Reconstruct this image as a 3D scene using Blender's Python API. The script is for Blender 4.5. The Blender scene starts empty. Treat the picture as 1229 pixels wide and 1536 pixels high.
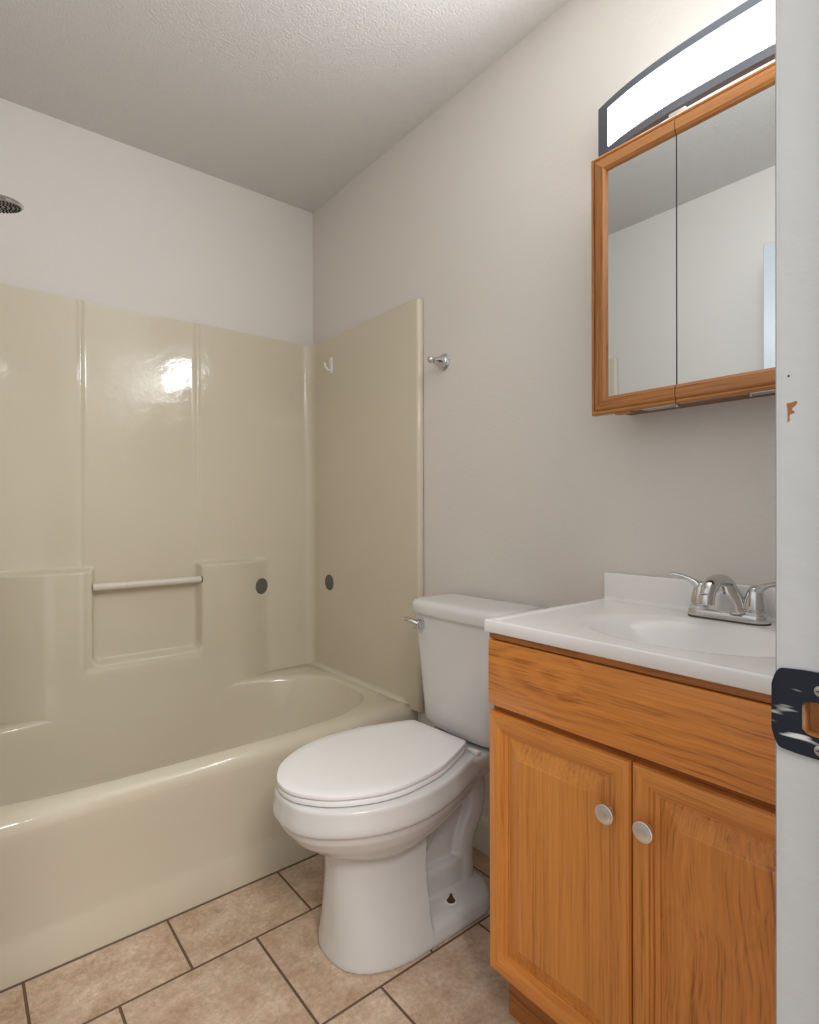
import bpy, bmesh, math, random
from mathutils import Vector, Matrix

random.seed(7)
PI = math.pi
scene = bpy.context.scene
COL = scene.collection

# ---------------------------------------------------------------- camera
F_PX, YAW, PITCH, ROLL = 850.23, math.radians(38.879), math.radians(-0.171), math.radians(-0.142)
CAM = Vector((-1.2975, -2.3158, 1.0693))
fw = Vector((math.sin(YAW) * math.cos(PITCH), math.cos(YAW) * math.cos(PITCH), math.sin(PITCH)))
rt = Vector((math.cos(YAW), -math.sin(YAW), 0))
up = rt.cross(fw)
r2 = rt * math.cos(ROLL) + up * math.sin(ROLL)
u2 = -rt * math.sin(ROLL) + up * math.cos(ROLL)
cd = bpy.data.cameras.new('camera')
cam = bpy.data.objects.new('camera', cd)
COL.objects.link(cam)
m = Matrix((r2, u2, -fw)).transposed().to_4x4()
m.translation = CAM
cam.matrix_world = m
cd.sensor_fit = 'AUTO'
cd.sensor_width = 36
cd.lens = F_PX * 36 / 1536
cd.clip_start = 0.02
scene.camera = cam

# ---------------------------------------------------------------- light and exposure
scene.view_settings.view_transform = 'Standard'
scene.view_settings.look = 'None'
scene.view_settings.gamma = 1
scene.view_settings.use_curve_mapping = False
scene.view_settings.exposure = 0.24
FIXTURE_EMIT = 112
TUBE_EMIT = 11
HALL_WATTS = 38
w = bpy.data.worlds.new('world')
scene.world = w
w.use_nodes = True
w.node_tree.nodes['Background'].inputs[0].default_value = (1.0, 0.98, 0.96, 1)
w.node_tree.nodes['Background'].inputs[1].default_value = 0.85
ld = bpy.data.lights.new('hall_fill_light', 'AREA')  # unseen fill light added in the hall to brighten the lower room
ld.shape = 'DISK'
ld.size = 0.8
ld.energy = HALL_WATTS
ld.color = (1.0, 0.97, 0.93)
lo = bpy.data.objects.new('hall_fill_light', ld)
COL.objects.link(lo)
lo.location = (-1.35, -3.25, 2.30)

# ---------------------------------------------------------------- materials
def mat(name, col, rough=0.5, metal=0.0, spec=0.5, bump=0.0, bscale=200, coat=0.0, vary=0.0, vscale=3.0):
    M = bpy.data.materials.new(name)
    M.use_nodes = True
    nt = M.node_tree
    b = nt.nodes['Principled BSDF']
    b.inputs['Base Color'].default_value = (*col, 1)
    b.inputs['Roughness'].default_value = rough
    b.inputs['Metallic'].default_value = metal
    b.inputs['Specular IOR Level'].default_value = spec
    b.inputs['Coat Weight'].default_value = coat
    tc = nt.nodes.new('ShaderNodeTexCoord')
    if vary:
        n = nt.nodes.new('ShaderNodeTexNoise')
        n.inputs['Scale'].default_value = vscale
        n.inputs['Detail'].default_value = 4
        nt.links.new(tc.outputs['Object'], n.inputs['Vector'])
        mx = nt.nodes.new('ShaderNodeMix')
        mx.data_type = 'RGBA'
        mx.inputs[6].default_value = (*[c * (1 - vary) for c in col], 1)
        mx.inputs[7].default_value = (*[min(1, c * (1 + vary)) for c in col], 1)
        nt.links.new(n.outputs['Fac'], mx.inputs[0])
        nt.links.new(mx.outputs[2], b.inputs['Base Color'])
    if bump:
        n2 = nt.nodes.new('ShaderNodeTexNoise')
        n2.inputs['Scale'].default_value = bscale
        n2.inputs['Detail'].default_value = 3
        nt.links.new(tc.outputs['Object'], n2.inputs['Vector'])
        bp = nt.nodes.new('ShaderNodeBump')
        bp.inputs['Strength'].default_value = 1.0
        bp.inputs['Distance'].default_value = bump
        nt.links.new(n2.outputs['Fac'], bp.inputs['Height'])
        nt.links.new(bp.outputs['Normal'], b.inputs['Normal'])
    return M

M_WALL = mat('wall_paint', (0.745, 0.698, 0.652), 0.55, spec=0.3, bump=0.0006, bscale=90, vary=0.015)
M_CEIL = mat('ceiling_texture_paint', (0.70, 0.675, 0.65), 0.8, spec=0.2, bump=0.0028, bscale=150, vary=0.03, vscale=60)
M_TRIM = mat('white_trim_paint', (0.46, 0.46, 0.455), 0.35, bump=0.0006, bscale=60, vary=0.02, vscale=30)
M_DOOR = mat('white_door_paint', (0.44, 0.465, 0.49), 0.4)
M_GEL = mat('almond_gelcoat', (0.665, 0.595, 0.465), 0.11, spec=0.5, bump=0.0011, bscale=17, vary=0.02)
M_CHINA = mat('white_vitreous_china', (0.72, 0.71, 0.695), 0.10, spec=0.5)
M_SEAT = mat('white_seat_plastic', (0.90, 0.89, 0.88), 0.25)
M_TOP = mat('white_cultured_marble', (0.90, 0.88, 0.865), 0.18, vary=0.012)
M_CHROME = mat('chrome', (0.62, 0.62, 0.62), 0.08, 1.0, vary=0.05, vscale=40)
M_NICKEL = mat('satin_nickel', (0.80, 0.79, 0.77), 0.28, 1.0, vary=0.05, vscale=60)
M_DARK = mat('dark_gap', (0.03, 0.028, 0.025), 0.7)
M_STEEL = mat('dark_steel_frame', (0.17, 0.19, 0.225), 0.42, 0.8, vary=0.05)
M_PAD = mat('grey_plastic_pad', (0.125, 0.118, 0.10), 0.55, vary=0.04, vscale=50)
M_MIRROR = mat('mirror_glass', (0.59, 0.61, 0.61), 0.015, 1.0)
M_BLACK = mat('black_bronze', (0.012, 0.013, 0.018), 0.22, 0.3, spec=0.7)
M_BOLT = mat('rusted_bolt', (0.10, 0.055, 0.03), 0.5, 0.6, vary=0.3, vscale=200)
M_RAW = mat('raw_wood', (0.42, 0.18, 0.05), 0.7, vary=0.35, vscale=150, bump=0.002, bscale=200)
M_CHIP = mat('bare_wood_chip', (0.27, 0.10, 0.025), 0.7, vary=0.3, vscale=300)
M_GREYMETAL = mat('zinc_hinge', (0.5, 0.47, 0.43), 0.35, 0.9, vary=0.1, vscale=150)
M_WHITEPL = mat('white_plastic', (0.82, 0.80, 0.76), 0.3)
M_CAULK = mat('brown_caulk', (0.16, 0.11, 0.07), 0.8)
M_CLIP = mat('clear_plastic_clip', (0.55, 0.50, 0.48), 0.2)

def acrylic():
    M = mat('clear_acrylic_bar', (0.87, 0.815, 0.71), 0.08)
    b = M.node_tree.nodes['Principled BSDF']
    b.inputs['Transmission Weight'].default_value = 0.25
    b.inputs['IOR'].default_value = 1.35
    return M
M_ACRYL = acrylic()

def emissive(name, power):
    M = mat(name, (0.9, 0.9, 0.9), 0.4)
    b = M.node_tree.nodes['Principled BSDF']
    b.inputs['Emission Color'].default_value = (0.89, 0.955, 1.0, 1)
    b.inputs['Emission Strength'].default_value = power
    return M
M_LIT = emissive('lit_white_acrylic', FIXTURE_EMIT)
M_TUBE = emissive('lit_tube', TUBE_EMIT)

def wood(name, axis, light, dark, seed=0.0, cathedral=0.0, pore=1.0):
    """oak with the grain running along one axis"""
    M = bpy.data.materials.new(name)
    M.use_nodes = True
    nt = M.node_tree
    N, L = nt.nodes.new, nt.links.new
    b = nt.nodes['Principled BSDF']
    b.inputs['Roughness'].default_value = 0.36
    b.inputs['Coat Weight'].default_value = 0.12
    b.inputs['Coat Roughness'].default_value = 0.25
    tc = N('ShaderNodeTexCoord')
    # a slow sideways drift so the streaks are never dead straight
    warp = N('ShaderNodeTexNoise')
    warp.inputs['Scale'].default_value = 5.5
    warp.inputs['Detail'].default_value = 2
    L(tc.outputs['Object'], warp.inputs['Vector'])
    wm = N('ShaderNodeVectorMath'); wm.operation = 'MULTIPLY_ADD'
    amp = 0.030 * cathedral if cathedral else 0.010
    wm.inputs[1].default_value = (amp, amp, amp)
    L(warp.outputs['Color'], wm.inputs[0]); L(tc.outputs['Object'], wm.inputs[2])

    def streak(scale, stretch, detail, k):
        mp = N('ShaderNodeMapping')
        sc = [1.0, 1.0, 1.0]
        sc[axis] = stretch
        mp.inputs['Scale'].default_value = sc
        mp.inputs['Location'].default_value = (seed * k, seed * 1.7 * k, seed * 2.3 * k)
        L(wm.outputs[0], mp.inputs['Vector'])
        n = N('ShaderNodeTexNoise')
        n.inputs['Scale'].default_value = scale
        n.inputs['Detail'].default_value = detail
        n.inputs['Roughness'].default_value = 0.6
        L(mp.outputs['Vector'], n.inputs['Vector'])
        return n.outputs['Fac']
    fine = streak(330, 0.022, 3, 1.0)
    mid = streak(110, 0.012, 3, 1.3)
    broad = streak(17, 0.05 if not cathedral else 0.09, 2, 0.7)
    # growth-ring bands
    ring = streak(6.5 if cathedral else 8, 0.14 if cathedral else 0.03, 0.0, 0.5)
    mul = N('ShaderNodeMath'); mul.operation = 'MULTIPLY'; mul.inputs[1].default_value = 190
    L(ring, mul.inputs[0])
    sn = N('ShaderNodeMath'); sn.operation = 'SINE'
    L(mul.outputs[0], sn.inputs[0])

    def mad(x, k, add):
        m = N('ShaderNodeMath'); m.operation = 'MULTIPLY_ADD'
        L(x, m.inputs[0]); m.inputs[1].default_value = k
        if isinstance(add, float): m.inputs[2].default_value = add
        else: L(add, m.inputs[2])
        return m.outputs[0]
    v = mad(fine, 0.62 * pore, 0.5 - 0.31 * pore - 0.24 - 0.20)
    v = mad(mid, 0.48, v)
    v = mad(broad, 0.40, v)
    v = mad(sn.outputs[0], 0.045 if cathedral else 0.02, v)
    ramp = N('ShaderNodeValToRGB')
    e = ramp.color_ramp.elements
    e[0].position = 0.30; e[0].color = (*dark, 1)
    e[1].position = 0.64; e[1].color = (*light, 1)
    md = ramp.color_ramp.elements.new(0.45)
    md.color = (*[l * 0.68 + k * 0.32 for l, k in zip(light, dark)], 1)
    L(v, ramp.inputs['Fac'])
    L(ramp.outputs['Color'], b.inputs['Base Color'])
    bp = N('ShaderNodeBump')
    bp.inputs['Distance'].default_value = 0.0003
    L(v, bp.inputs['Height'])
    L(bp.outputs['Normal'], b.inputs['Normal'])
    return M

OL, OD = (0.80, 0.315, 0.066), (0.36, 0.105, 0.016)
W_RAIL = wood('oak_horizontal_grain', 1, OL, OD, 1.3)
W_STILE = wood('oak_vertical_grain', 2, OL, OD, 2.1)
W_PANEL_A = wood('oak_straight_panel', 2, (0.79, 0.32, 0.066), (0.44, 0.14, 0.022), 4.4, pore=0.85)
W_PANEL_B = wood('oak_cathedral_panel', 2, (0.76, 0.29, 0.058), (0.37, 0.108, 0.017), 7.9, cathedral=1, pore=0.9)
W_FRONT = wood('oak_drawer_front', 1, (0.82, 0.305, 0.058), (0.38, 0.11, 0.016), 5.5, cathedral=0.55, pore=0.85)
W_DARK = wood('oak_carcass', 1, (0.50, 0.18, 0.038), (0.23, 0.07, 0.013), 3.0)
W_CAB_H = wood('cabinet_oak_horizontal', 1, (0.50, 0.205, 0.055), (0.24, 0.082, 0.018), 8.2)
W_CAB_V = wood('cabinet_oak_vertical', 2, (0.46, 0.185, 0.047), (0.21, 0.072, 0.015), 9.4)
M_FIBRE = mat('brown_cabinet_board', (0.20, 0.10, 0.05), 0.5, vary=0.1, vscale=30)

def tile_material():
    M = bpy.data.materials.new('beige_stone_tile')
    M.use_nodes = True
    nt = M.node_tree
    N, L = nt.nodes.new, nt.links.new
    b = nt.nodes['Principled BSDF']
    tc = N('ShaderNodeTexCoord')
    mp = N('ShaderNodeMapping')
    mp.inputs['Location'].default_value = (0.709 + 0.312 * 20, 0.970 + 0.315 * 10, 0)
    L(tc.outputs['Object'], mp.inputs['Vector'])
    br = N('ShaderNodeTexBrick')
    br.offset = 0.5
    br.offset_frequency = 2
    br.inputs['Scale'].default_value = 1.0
    br.inputs['Brick Width'].default_value = 0.312
    br.inputs['Row Height'].default_value = 0.315
    br.inputs['Mortar Size'].default_value = 0.0032
    br.inputs['Mortar Smooth'].default_value = 0.25
    br.inputs['Color1'].default_value = (0, 0, 0, 1)
    br.inputs['Color2'].default_value = (1, 1, 1, 1)
    br.inputs['Mortar'].default_value = (0, 0, 0, 1)
    L(mp.outputs['Vector'], br.inputs['Vector'])
    n1 = N('ShaderNodeTexNoise'); n1.inputs['Scale'].default_value = 13; n1.inputs['Detail'].default_value = 8; n1.inputs['Roughness'].default_value = 0.66
    n2 = N('ShaderNodeTexNoise'); n2.inputs['Scale'].default_value = 90; n2.inputs['Detail'].default_value = 6; n2.inputs['Roughness'].default_value = 0.7
    ofs = N('ShaderNodeVectorMath'); ofs.operation = 'MULTIPLY_ADD'
    ofs.inputs[1].default_value = (7, 3, 5)
    L(br.outputs['Color'], ofs.inputs[0]); L(tc.outputs['Object'], ofs.inputs[2])
    L(ofs.outputs[0], n1.inputs['Vector']); L(ofs.outputs[0], n2.inputs['Vector'])
    r1 = N('ShaderNodeValToRGB')
    r1.color_ramp.elements[0].position = 0.30; r1.color_ramp.elements[0].color = (0.45, 0.295, 0.18, 1)
    r1.color_ramp.elements[1].position = 0.68; r1.color_ramp.elements[1].color = (0.73, 0.585, 0.455, 1)
    q = r1.color_ramp.elements.new(0.5); q.color = (0.60, 0.44, 0.325, 1)
    L(n1.outputs['Fac'], r1.inputs['Fac'])
    r2_ = N('ShaderNodeValToRGB')
    r2_.color_ramp.elements[0].position = 0.32; r2_.color_ramp.elements[0].color = (0.76, 0.74, 0.72, 1)
    r2_.color_ramp.elements[1].position = 0.70; r2_.color_ramp.elements[1].color = (1.17, 1.17, 1.17, 1)
    L(n2.outputs['Fac'], r2_.inputs['Fac'])
    mx = N('ShaderNodeMix'); mx.data_type = 'RGBA'; mx.blend_type = 'MULTIPLY'; mx.inputs[0].default_value = 1
    L(r1.outputs['Color'], mx.inputs[6]); L(r2_.outputs['Color'], mx.inputs[7])
    mg = N('ShaderNodeMix'); mg.data_type = 'RGBA'
    mg.inputs[7].default_value = (0.15, 0.092, 0.05, 1)
    L(br.outputs['Fac'], mg.inputs[0]); L(mx.outputs[2], mg.inputs[6])
    L(mg.outputs[2], b.inputs['Base Color'])
    rr = N('ShaderNodeMath'); rr.operation = 'MULTIPLY_ADD'; rr.inputs[1].default_value = 0.4; rr.inputs[2].default_value = 0.38
    L(br.outputs['Fac'], rr.inputs[0]); L(rr.outputs[0], b.inputs['Roughness'])
    h = N('ShaderNodeMath'); h.operation = 'MULTIPLY_ADD'; h.inputs[1].default_value = -1.0
    sc_ = N('ShaderNodeMath'); sc_.operation = 'MULTIPLY'; sc_.inputs[1].default_value = 0.25
    L(n2.outputs['Fac'], sc_.inputs[0]); L(br.outputs['Fac'], h.inputs[0]); L(sc_.outputs[0], h.inputs[2])
    bp = N('ShaderNodeBump'); bp.inputs['Distance'].default_value = 0.0022
    L(h.outputs[0], bp.inputs['Height']); L(bp.outputs['Normal'], b.inputs['Normal'])
    return M
M_TILE = tile_material()

def strike_material():
    """black plate with smears of white paint drawn along the latch's path"""
    M = mat('black_plate_paint_smears', (0.009, 0.011, 0.018), 0.3, 0.0, spec=0.35)
    nt = M.node_tree
    N, L = nt.nodes.new, nt.links.new
    b = nt.nodes['Principled BSDF']
    tc = N('ShaderNodeTexCoord'); mp = N('ShaderNodeMapping')
    mp.inputs['Scale'].default_value = (1, 0.35, 1.6)
    mp.inputs['Location'].default_value = (0, 0.31, 0.042)
    L(tc.outputs['Object'], mp.inputs['Vector'])
    n = N('ShaderNodeTexNoise'); n.inputs['Scale'].default_value = 75; n.inputs['Detail'].default_value = 1.5
    L(mp.outputs['Vector'], n.inputs['Vector'])
    r = N('ShaderNodeValToRGB')
    r.color_ramp.elements[0].position = 0.60; r.color_ramp.elements[0].color = (0.009, 0.011, 0.018, 1)
    r.color_ramp.elements[1].position = 0.68; r.color_ramp.elements[1].color = (0.55, 0.55, 0.54, 1)
    L(n.outputs['Fac'], r.inputs['Fac']); L(r.outputs['Color'], b.inputs['Base Color'])
    return M
M_STRIKE = strike_material()

# ---------------------------------------------------------------- mesh helpers
def B():
    return bmesh.new()

def add_box(bm, x0, x1, y0, y1, z0, z1, bev=0.0, seg=2):
    t = bmesh.new()
    bmesh.ops.create_cube(t, size=1)
    for v in t.verts:
        v.co = Vector(((x0 + x1) / 2 + v.co.x * (x1 - x0), (y0 + y1) / 2 + v.co.y * (y1 - y0), (z0 + z1) / 2 + v.co.z * (z1 - z0)))
    if bev:
        bmesh.ops.bevel(t, geom=t.edges[:], offset=bev, segments=seg, profile=0.5, affect='EDGES')
    merge(bm, t)

def merge(bm, t, M=None):
    if M is not None:
        bmesh.ops.transform(t, matrix=M, verts=t.verts)
    me = bpy.data.meshes.new('tmp')
    t.to_mesh(me); t.free()
    bm.from_mesh(me)
    bpy.data.meshes.remove(me)

def add_loft(bm, rings, cap0=True, cap1=True, closed=True):
    vs = [[bm.verts.new(p) for p in r] for r in rings]
    n = len(rings[0])
    for a, b in zip(vs[:-1], vs[1:]):
        for i in range(n if closed else n - 1):
            j = (i + 1) % n
            try:
                bm.faces.new((a[i], a[j], b[j], b[i]))
            except ValueError:
                pass
    if cap0: bm.faces.new(vs[0][::-1])
    if cap1: bm.faces.new(vs[-1])
    return vs

def add_lathe(bm, prof, origin, axis, n=32, cap0=True, cap1=True):
    """prof: list of (distance along axis, radius)"""
    ax = Vector(axis).normalized()
    a = ax.orthogonal().normalized()
    b = ax.cross(a)
    o = Vector(origin)
    rings = []
    for d, r in prof:
        r = max(r, 1e-5)
        rings.append([o + ax * d + (a * math.cos(2 * PI * k / n) + b * math.sin(2 * PI * k / n)) * r for k in range(n)])
    add_loft(bm, rings, cap0, cap1)

def catmull(pts, m=8):
    P = [Vector(p) for p in pts]
    P = [P[0] * 2 - P[1]] + P + [P[-1] * 2 - P[-2]]
    out = []
    for i in range(1, len(P) - 2):
        for k in range(m):
            t = k / m
            a, b, c, d = P[i - 1:i + 3]
            out.append(0.5 * (2 * b + (c - a) * t + (2 * a - 5 * b + 4 * c - d) * t * t + (3 * b - a - 3 * c + d) * t ** 3))
    out.append(P[-2].copy())
    return out

def add_tube(bm, path, radii, n=20, flat=1.0, upv=None):
    """sweep an ellipse; radii per path point; flat squashes along the second axis"""
    P = [Vector(p) for p in path]
    rings = []
    ref = Vector(upv) if upv else None
    for i, p in enumerate(P):
        t = (P[min(i + 1, len(P) - 1)] - P[max(i - 1, 0)]).normalized()
        u = ref if ref is not None else t.orthogonal()
        u = (u - t * u.dot(t)).normalized()
        ref = u
        v = t.cross(u)
        r = radii[i] if isinstance(radii, (list, tuple)) else radii
        fl = flat[i] if isinstance(flat, (list, tuple)) else flat
        rings.append([p + u * math.cos(2 * PI * k / n) * r * fl + v * math.sin(2 * PI * k / n) * r for k in range(n)])
    add_loft(bm, rings)

def lerp_list(vals, n):
    out = []
    for i in range(n):
        t = i / (n - 1) * (len(vals) - 1)
        k = min(int(t), len(vals) - 2)
        out.append(vals[k] + (vals[k + 1] - vals[k]) * (t - k))
    return out

def obj(name, bm, material, parent=None, smooth=True, angle=40):
    bmesh.ops.recalc_face_normals(bm, faces=bm.faces[:])
    me = bpy.data.meshes.new(name)
    bm.to_mesh(me); bm.free()
    if parent is not None:
        o0 = Vector((0, 0, 0)); p = parent
        while p is not None:
            o0 = o0 + p.location; p = p.parent
        me.transform(Matrix.Translation(-o0))
    me.materials.append(material)
    o = bpy.data.objects.new(name, me)
    COL.objects.link(o)
    if parent is not None:
        o.parent = parent
    if smooth:
        me.shade_smooth()
        try:
            me.set_sharp_from_angle(angle=math.radians(angle))
        except Exception:
            pass
    return o

def flip_ok(o):
    return o

def thing(name, loc, label, cat, group=None):
    o = bpy.data.objects.new(name, None)
    o.empty_display_size = 0.05
    COL.objects.link(o)
    o.location = loc
    o['label'] = label; o['category'] = cat
    if group: o['group'] = group
    return o

def tag(o, label, cat, group=None):
    o['label'] = label; o['category'] = cat
    if group: o['group'] = group
    return o

def struct(name, bm, material, parent=None, smooth=False):
    o = obj(name, bm, material, parent, smooth)
    if parent is None:
        o['kind'] = 'structure'
    return o

def box_obj(name, x0, x1, y0, y1, z0, z1, material, parent=None, bev=0.0):
    bm = B(); add_box(bm, x0, x1, y0, y1, z0, z1, bev)
    return obj(name, bm, material, parent, smooth=bev > 0)

def sstep(t):
    t = max(0.0, min(1.0, t))
    return t * t * (3 - 2 * t)

# ---------------------------------------------------------------- setting
H = 2.44
XL = -1.50          # left wall
YF = -2.15          # door wall, room face
YH = -2.265         # door wall, hall face
XJ = -0.786         # strike-side jamb face
XH = -1.47          # hinge-side jamb face
DH = 2.05

def sbox(name, *a, m=M_WALL):
    bm = B(); add_box(bm, *a)
    return struct(name, bm, m)

sbox('floor', XL - 0.1, 0.1, -3.4, 0.1, -0.1, 0.0, m=M_TILE)
sbox('ceiling', XL - 0.1, 0.1, YH, 0.1, H, H + 0.1, m=M_CEIL)
sbox('wall_back', XL - 0.1, 0.1, 0.0, 0.1, 0, H)
sbox('wall_right', 0.0, 0.1, YH, 0.0, 0, H)
sbox('wall_left', XL - 0.1, XL, YH, 0.0, 0, H)
bm = B()
add_box(bm, XJ + 0.019, 0.0, YH, YF, 0, H)
add_box(bm, XL, XH - 0.019, YH, YF, 0, H)
add_box(bm, XH - 0.019, XJ + 0.019, YH, YF, DH + 0.019, H)
struct('wall_front', bm, M_WALL)

# baseboard between tub and vanity
bm = B()
prof = [(0, 0), (-0.013, 0), (-0.013, 0.085), (-0.010, 0.100), (-0.004, 0.108), (0, 0.110)]
add_loft(bm, [[(x, y, z) for x, z in prof] for y in (-0.775, -1.515)])
struct('baseboard_right', bm, mat('cream_baseboard_paint', (0.74, 0.71, 0.65), 0.4, vary=0.02), smooth=False)

# door frame: jamb boards, head, stops and casing
bm = B()
LH0, LH1, LZA, LZB = -2.1905, -2.1655, 0.8945, 0.9235     # latch mortise cut into the board
add_box(bm, XJ, XJ + 0.019, YH, YF, 0, LZA)
add_box(bm, XJ, XJ + 0.019, YH, YF, LZB, DH + 0.019)
add_box(bm, XJ, XJ + 0.019, YH, LH0, LZA, LZB)
add_box(bm, XJ, XJ + 0.019, LH1, YF, LZA, LZB)
struct('trim_1', bm, M_TRIM)
TRIM = bpy.data.objects['trim_1']
bm = B()
add_box(bm, XH - 0.019, XH, YH, YF - 0.001, 0, DH + 0.019, 0.002, 2)
add_box(bm, XH, XJ, YH, YF - 0.001, DH, DH + 0.019, 0.002, 2)
struct('trim_2', bm, M_TRIM, smooth=True)
bm = B()
add_box(bm, XJ - 0.011, XJ, YH + 0.02, YF - 0.045, 0, DH, 0.002, 2)
add_box(bm, XH, XH + 0.011, YH + 0.02, YF - 0.045, 0, DH, 0.002, 2)
add_box(bm, XH + 0.011, XJ - 0.011, YH + 0.02, YF - 0.045, DH - 0.011, DH, 0.002, 2)
struct('trim_3', bm, M_TRIM, smooth=True)
# casing on the room side, thin at the inner edge
bm = B()
cprof = [(0.0001, -0.0006), (0.0001, 0.0022), (0.0012, 0.0034), (0.0040, 0.0040), (0.03, 0.009), (0.045, 0.012), (0.052, 0.012), (0.055, 0.0)]
add_loft(bm, [[(XJ + a, YF + b, z) for a, b in cprof] for z in (0.0, DH + 0.055)])
struct('trim_4', bm, M_TRIM, smooth=True)
# bare-wood chip and nail hole on the strike-side jamb
def jamb_patch(pts, name, material):
    bm = B()
    rings = [[(XJ - d, y, z) for y, z in pts] for d in (-0.002, 0.0003)]
    add_loft(bm, rings)
    return obj(name, bm, material, TRIM, smooth=False)
def jz(px, py):
    "pixel on the jamb face -> (y, z)"
    d = fw + r2 * ((px - 614.5) / F_PX) + u2 * ((768 - py) / F_PX)
    t = (XJ - CAM.x) / d.x
    q = CAM + d * t
    return q.y, q.z
jamb_patch([jz(*p) for p in ((1181, 605), (1186, 604.5), (1190, 603), (1195, 601), (1196.5, 604), (1194, 608), (1190, 611), (1188, 614), (1192.5, 617.5), (1192, 619.5), (1187, 620.5), (1184.5, 624), (1185, 629), (1184.5, 632), (1182, 632), (1182.5, 626), (1182.5, 618))], 'paint_chip', M_CHIP)
jamb_patch([jz(1183.5 + 1.6 * math.cos(k), 564 + 1.6 * math.sin(k)) for k in [i * PI / 5 for i in range(10)]], 'nail_hole', M_DARK)

# open door leaf, seen in the mirror
ang = math.atan2(0.165, 0.64)
bm = B()
add_box(bm, 0.0, 0.035, 0.0, 0.665, 0.012, DH - 0.008, 0.0015, 1)
door = bpy.data.objects.new('door_1', None)
bmesh.ops.transform(bm, matrix=Matrix.Translation((XH + 0.006, YF + 0.004, 0)) @ Matrix.Rotation(-ang, 4, 'Z'), verts=bm.verts)
bpy.data.objects.remove(door)
struct('door_1', bm, M_DOOR, smooth=True)

# ---------------------------------------------------------------- tub and shower surround
TUBX0 = XL
tub = thing('bathtub_shower_unit', (-0.75, -0.38, 0), 'glossy almond one-piece bathtub with tall moulded surround filling the far alcove', 'bathtub')
ZT = 1.8165
PT = 0.026   # panel thickness

CXN = -0.7275
def block(x):
    """how far the lower block stands forward of the back panel"""
    a = abs(x - CXN)
    if a < 0.300: return 0.046
    t = (a - 0.300) / 0.193
    if t >= 1: return 0.0
    return 0.046 * (1 - t * t) ** 1.5

LEAN = [(0.10, 0.057), (0.16, 0.0485), (0.22, 0.0375), (0.28, 0.0285), (0.33, 0.0205), (0.376, 0.0125), (0.42, 0.0065), (0.47, 0.002), (0.52, 0.0)]
def lean(z):
    """the block slopes forward below the niche and runs on down as the basin's back wall"""
    if z >= 0.52: return 0.0
    for (a, p), (b, q) in zip(LEAN[:-1], LEAN[1:]):
        if z <= b:
            return p + (q - p) * max(0.0, (z - a) / (b - a))
    return 0.0

def D_back(x, z):
    d = PT
    # centre strip set back between two soft steps
    e = (abs(x + 0.740) - 0.1965) / 0.010
    low = sstep((z - 0.49) / 0.03)      # the strip ends below the niche
    d -= 0.0065 * (1 - sstep(e * 0.5 + 0.5)) * low
    # narrow bead beside each step
    q = (abs(x + 0.740) - 0.204) / 0.006
    d += 0.0022 * math.exp(-q * q) * low
    bl = block(x)
    if bl > 0:
        top = 0.868 - 0.004 * 0
        T = 1 - sstep((z - (top - 0.016)) / 0.020)
        # niche: open at the top, rounded lower corners
        hx = 0.1895 - abs(x - CXN - 0.003)      # >0 inside
        hz = z - 0.525
        r = 0.03
        if hx > r and hz > r: s = min(hx, hz)
        else:
            ax, az = min(hx, r), min(hz, r)
            s = r - math.hypot(r - ax, r - az) if (ax < r or az < r) else r
        nm = sstep((s + 0.006) / 0.018)
        d += (bl + bl / 0.046 * lean(z)) * T * (1 - nm)
    return d

def frange(a, b, s):
    n = max(1, round((b - a) / s))
    return [a + (b - a) * i / n for i in range(n + 1)]

RC = 0.042
xs = frange(XL + PT + RC, -PT - RC, 0.0052)
zs = frange(0.10, 0.50, 0.016)[:-1] + frange(0.50, 0.58, 0.004)[:-1] + frange(0.58, 0.835, 0.012)[:-1] + frange(0.835, 0.885, 0.0028)[:-1] + frange(0.885, ZT - 0.006, 0.03)
plan = []
for k in range(9):   # left fillet, from the end panel round to the back
    a = k / 8 * PI / 2
    plan.append((XL + PT + RC - RC * math.cos(a), -PT - RC + RC * math.sin(a)))
plan = plan[:-1] + [(x, None) for x in xs] + [(-PT - RC + RC * math.sin(k / 8 * PI / 2), -PT - RC + RC * math.cos(k / 8 * PI / 2)) for k in range(1, 9)]
rings = []
for z in zs:
    rings.append([(x, -D_back(x, z) if y is None else y, z) for x, y in plan])
# rolled top edge back to the wall
rings.append([(x, -D_back(x, ZT) if y is None else y, ZT) for x, y in plan])
rings.append([(max(XL + 0.001, min(-0.001, x)), -0.001, ZT + 0.001) for x, y in plan])
bm = B()
add_loft(bm, rings, False, False, closed=False)
obj('back_panel', bm, M_GEL, tub, angle=60)

def end_panel(side):
    bm = B()
    # plan profile: face, rounded front lip, back to the wall
    s = 1 if side == 'right' else -1
    wx = 0.0 if side == 'right' else XL
    yf = -0.790
    pr = [(PT, -PT - RC), (PT, -0.30), (PT, -0.60), (PT, yf + 0.014)]
    for k in range(1, 9):
        a = k / 8 * PI / 2
        pr.append((PT - 0.013 + 0.013 * math.cos(a), yf + 0.013 - 0.013 * math.sin(a)))
    pr += [(0.004, yf), (0.001, yf + 0.003)]
    rings = []
    for z, ins in ((0.36, 0), (0.50, 0), (1.0, 0), (ZT - 0.008, 0), (ZT - 0.003, 0.0012), (ZT, 0.005)):
        rings.append([(wx - s * max(0.001, d - ins), min(y, -PT - RC) if y > yf + 0.02 else y + ins, z) for d, y in pr])
    rings.append([(wx - s * 0.001, max(y, yf + 0.004), ZT) for d, y in pr])
    add_loft(bm, rings, False, False, closed=False)
    return obj('end_panel', bm, M_GEL, tub, angle=60)
end_panel('right'); end_panel('left')

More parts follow.
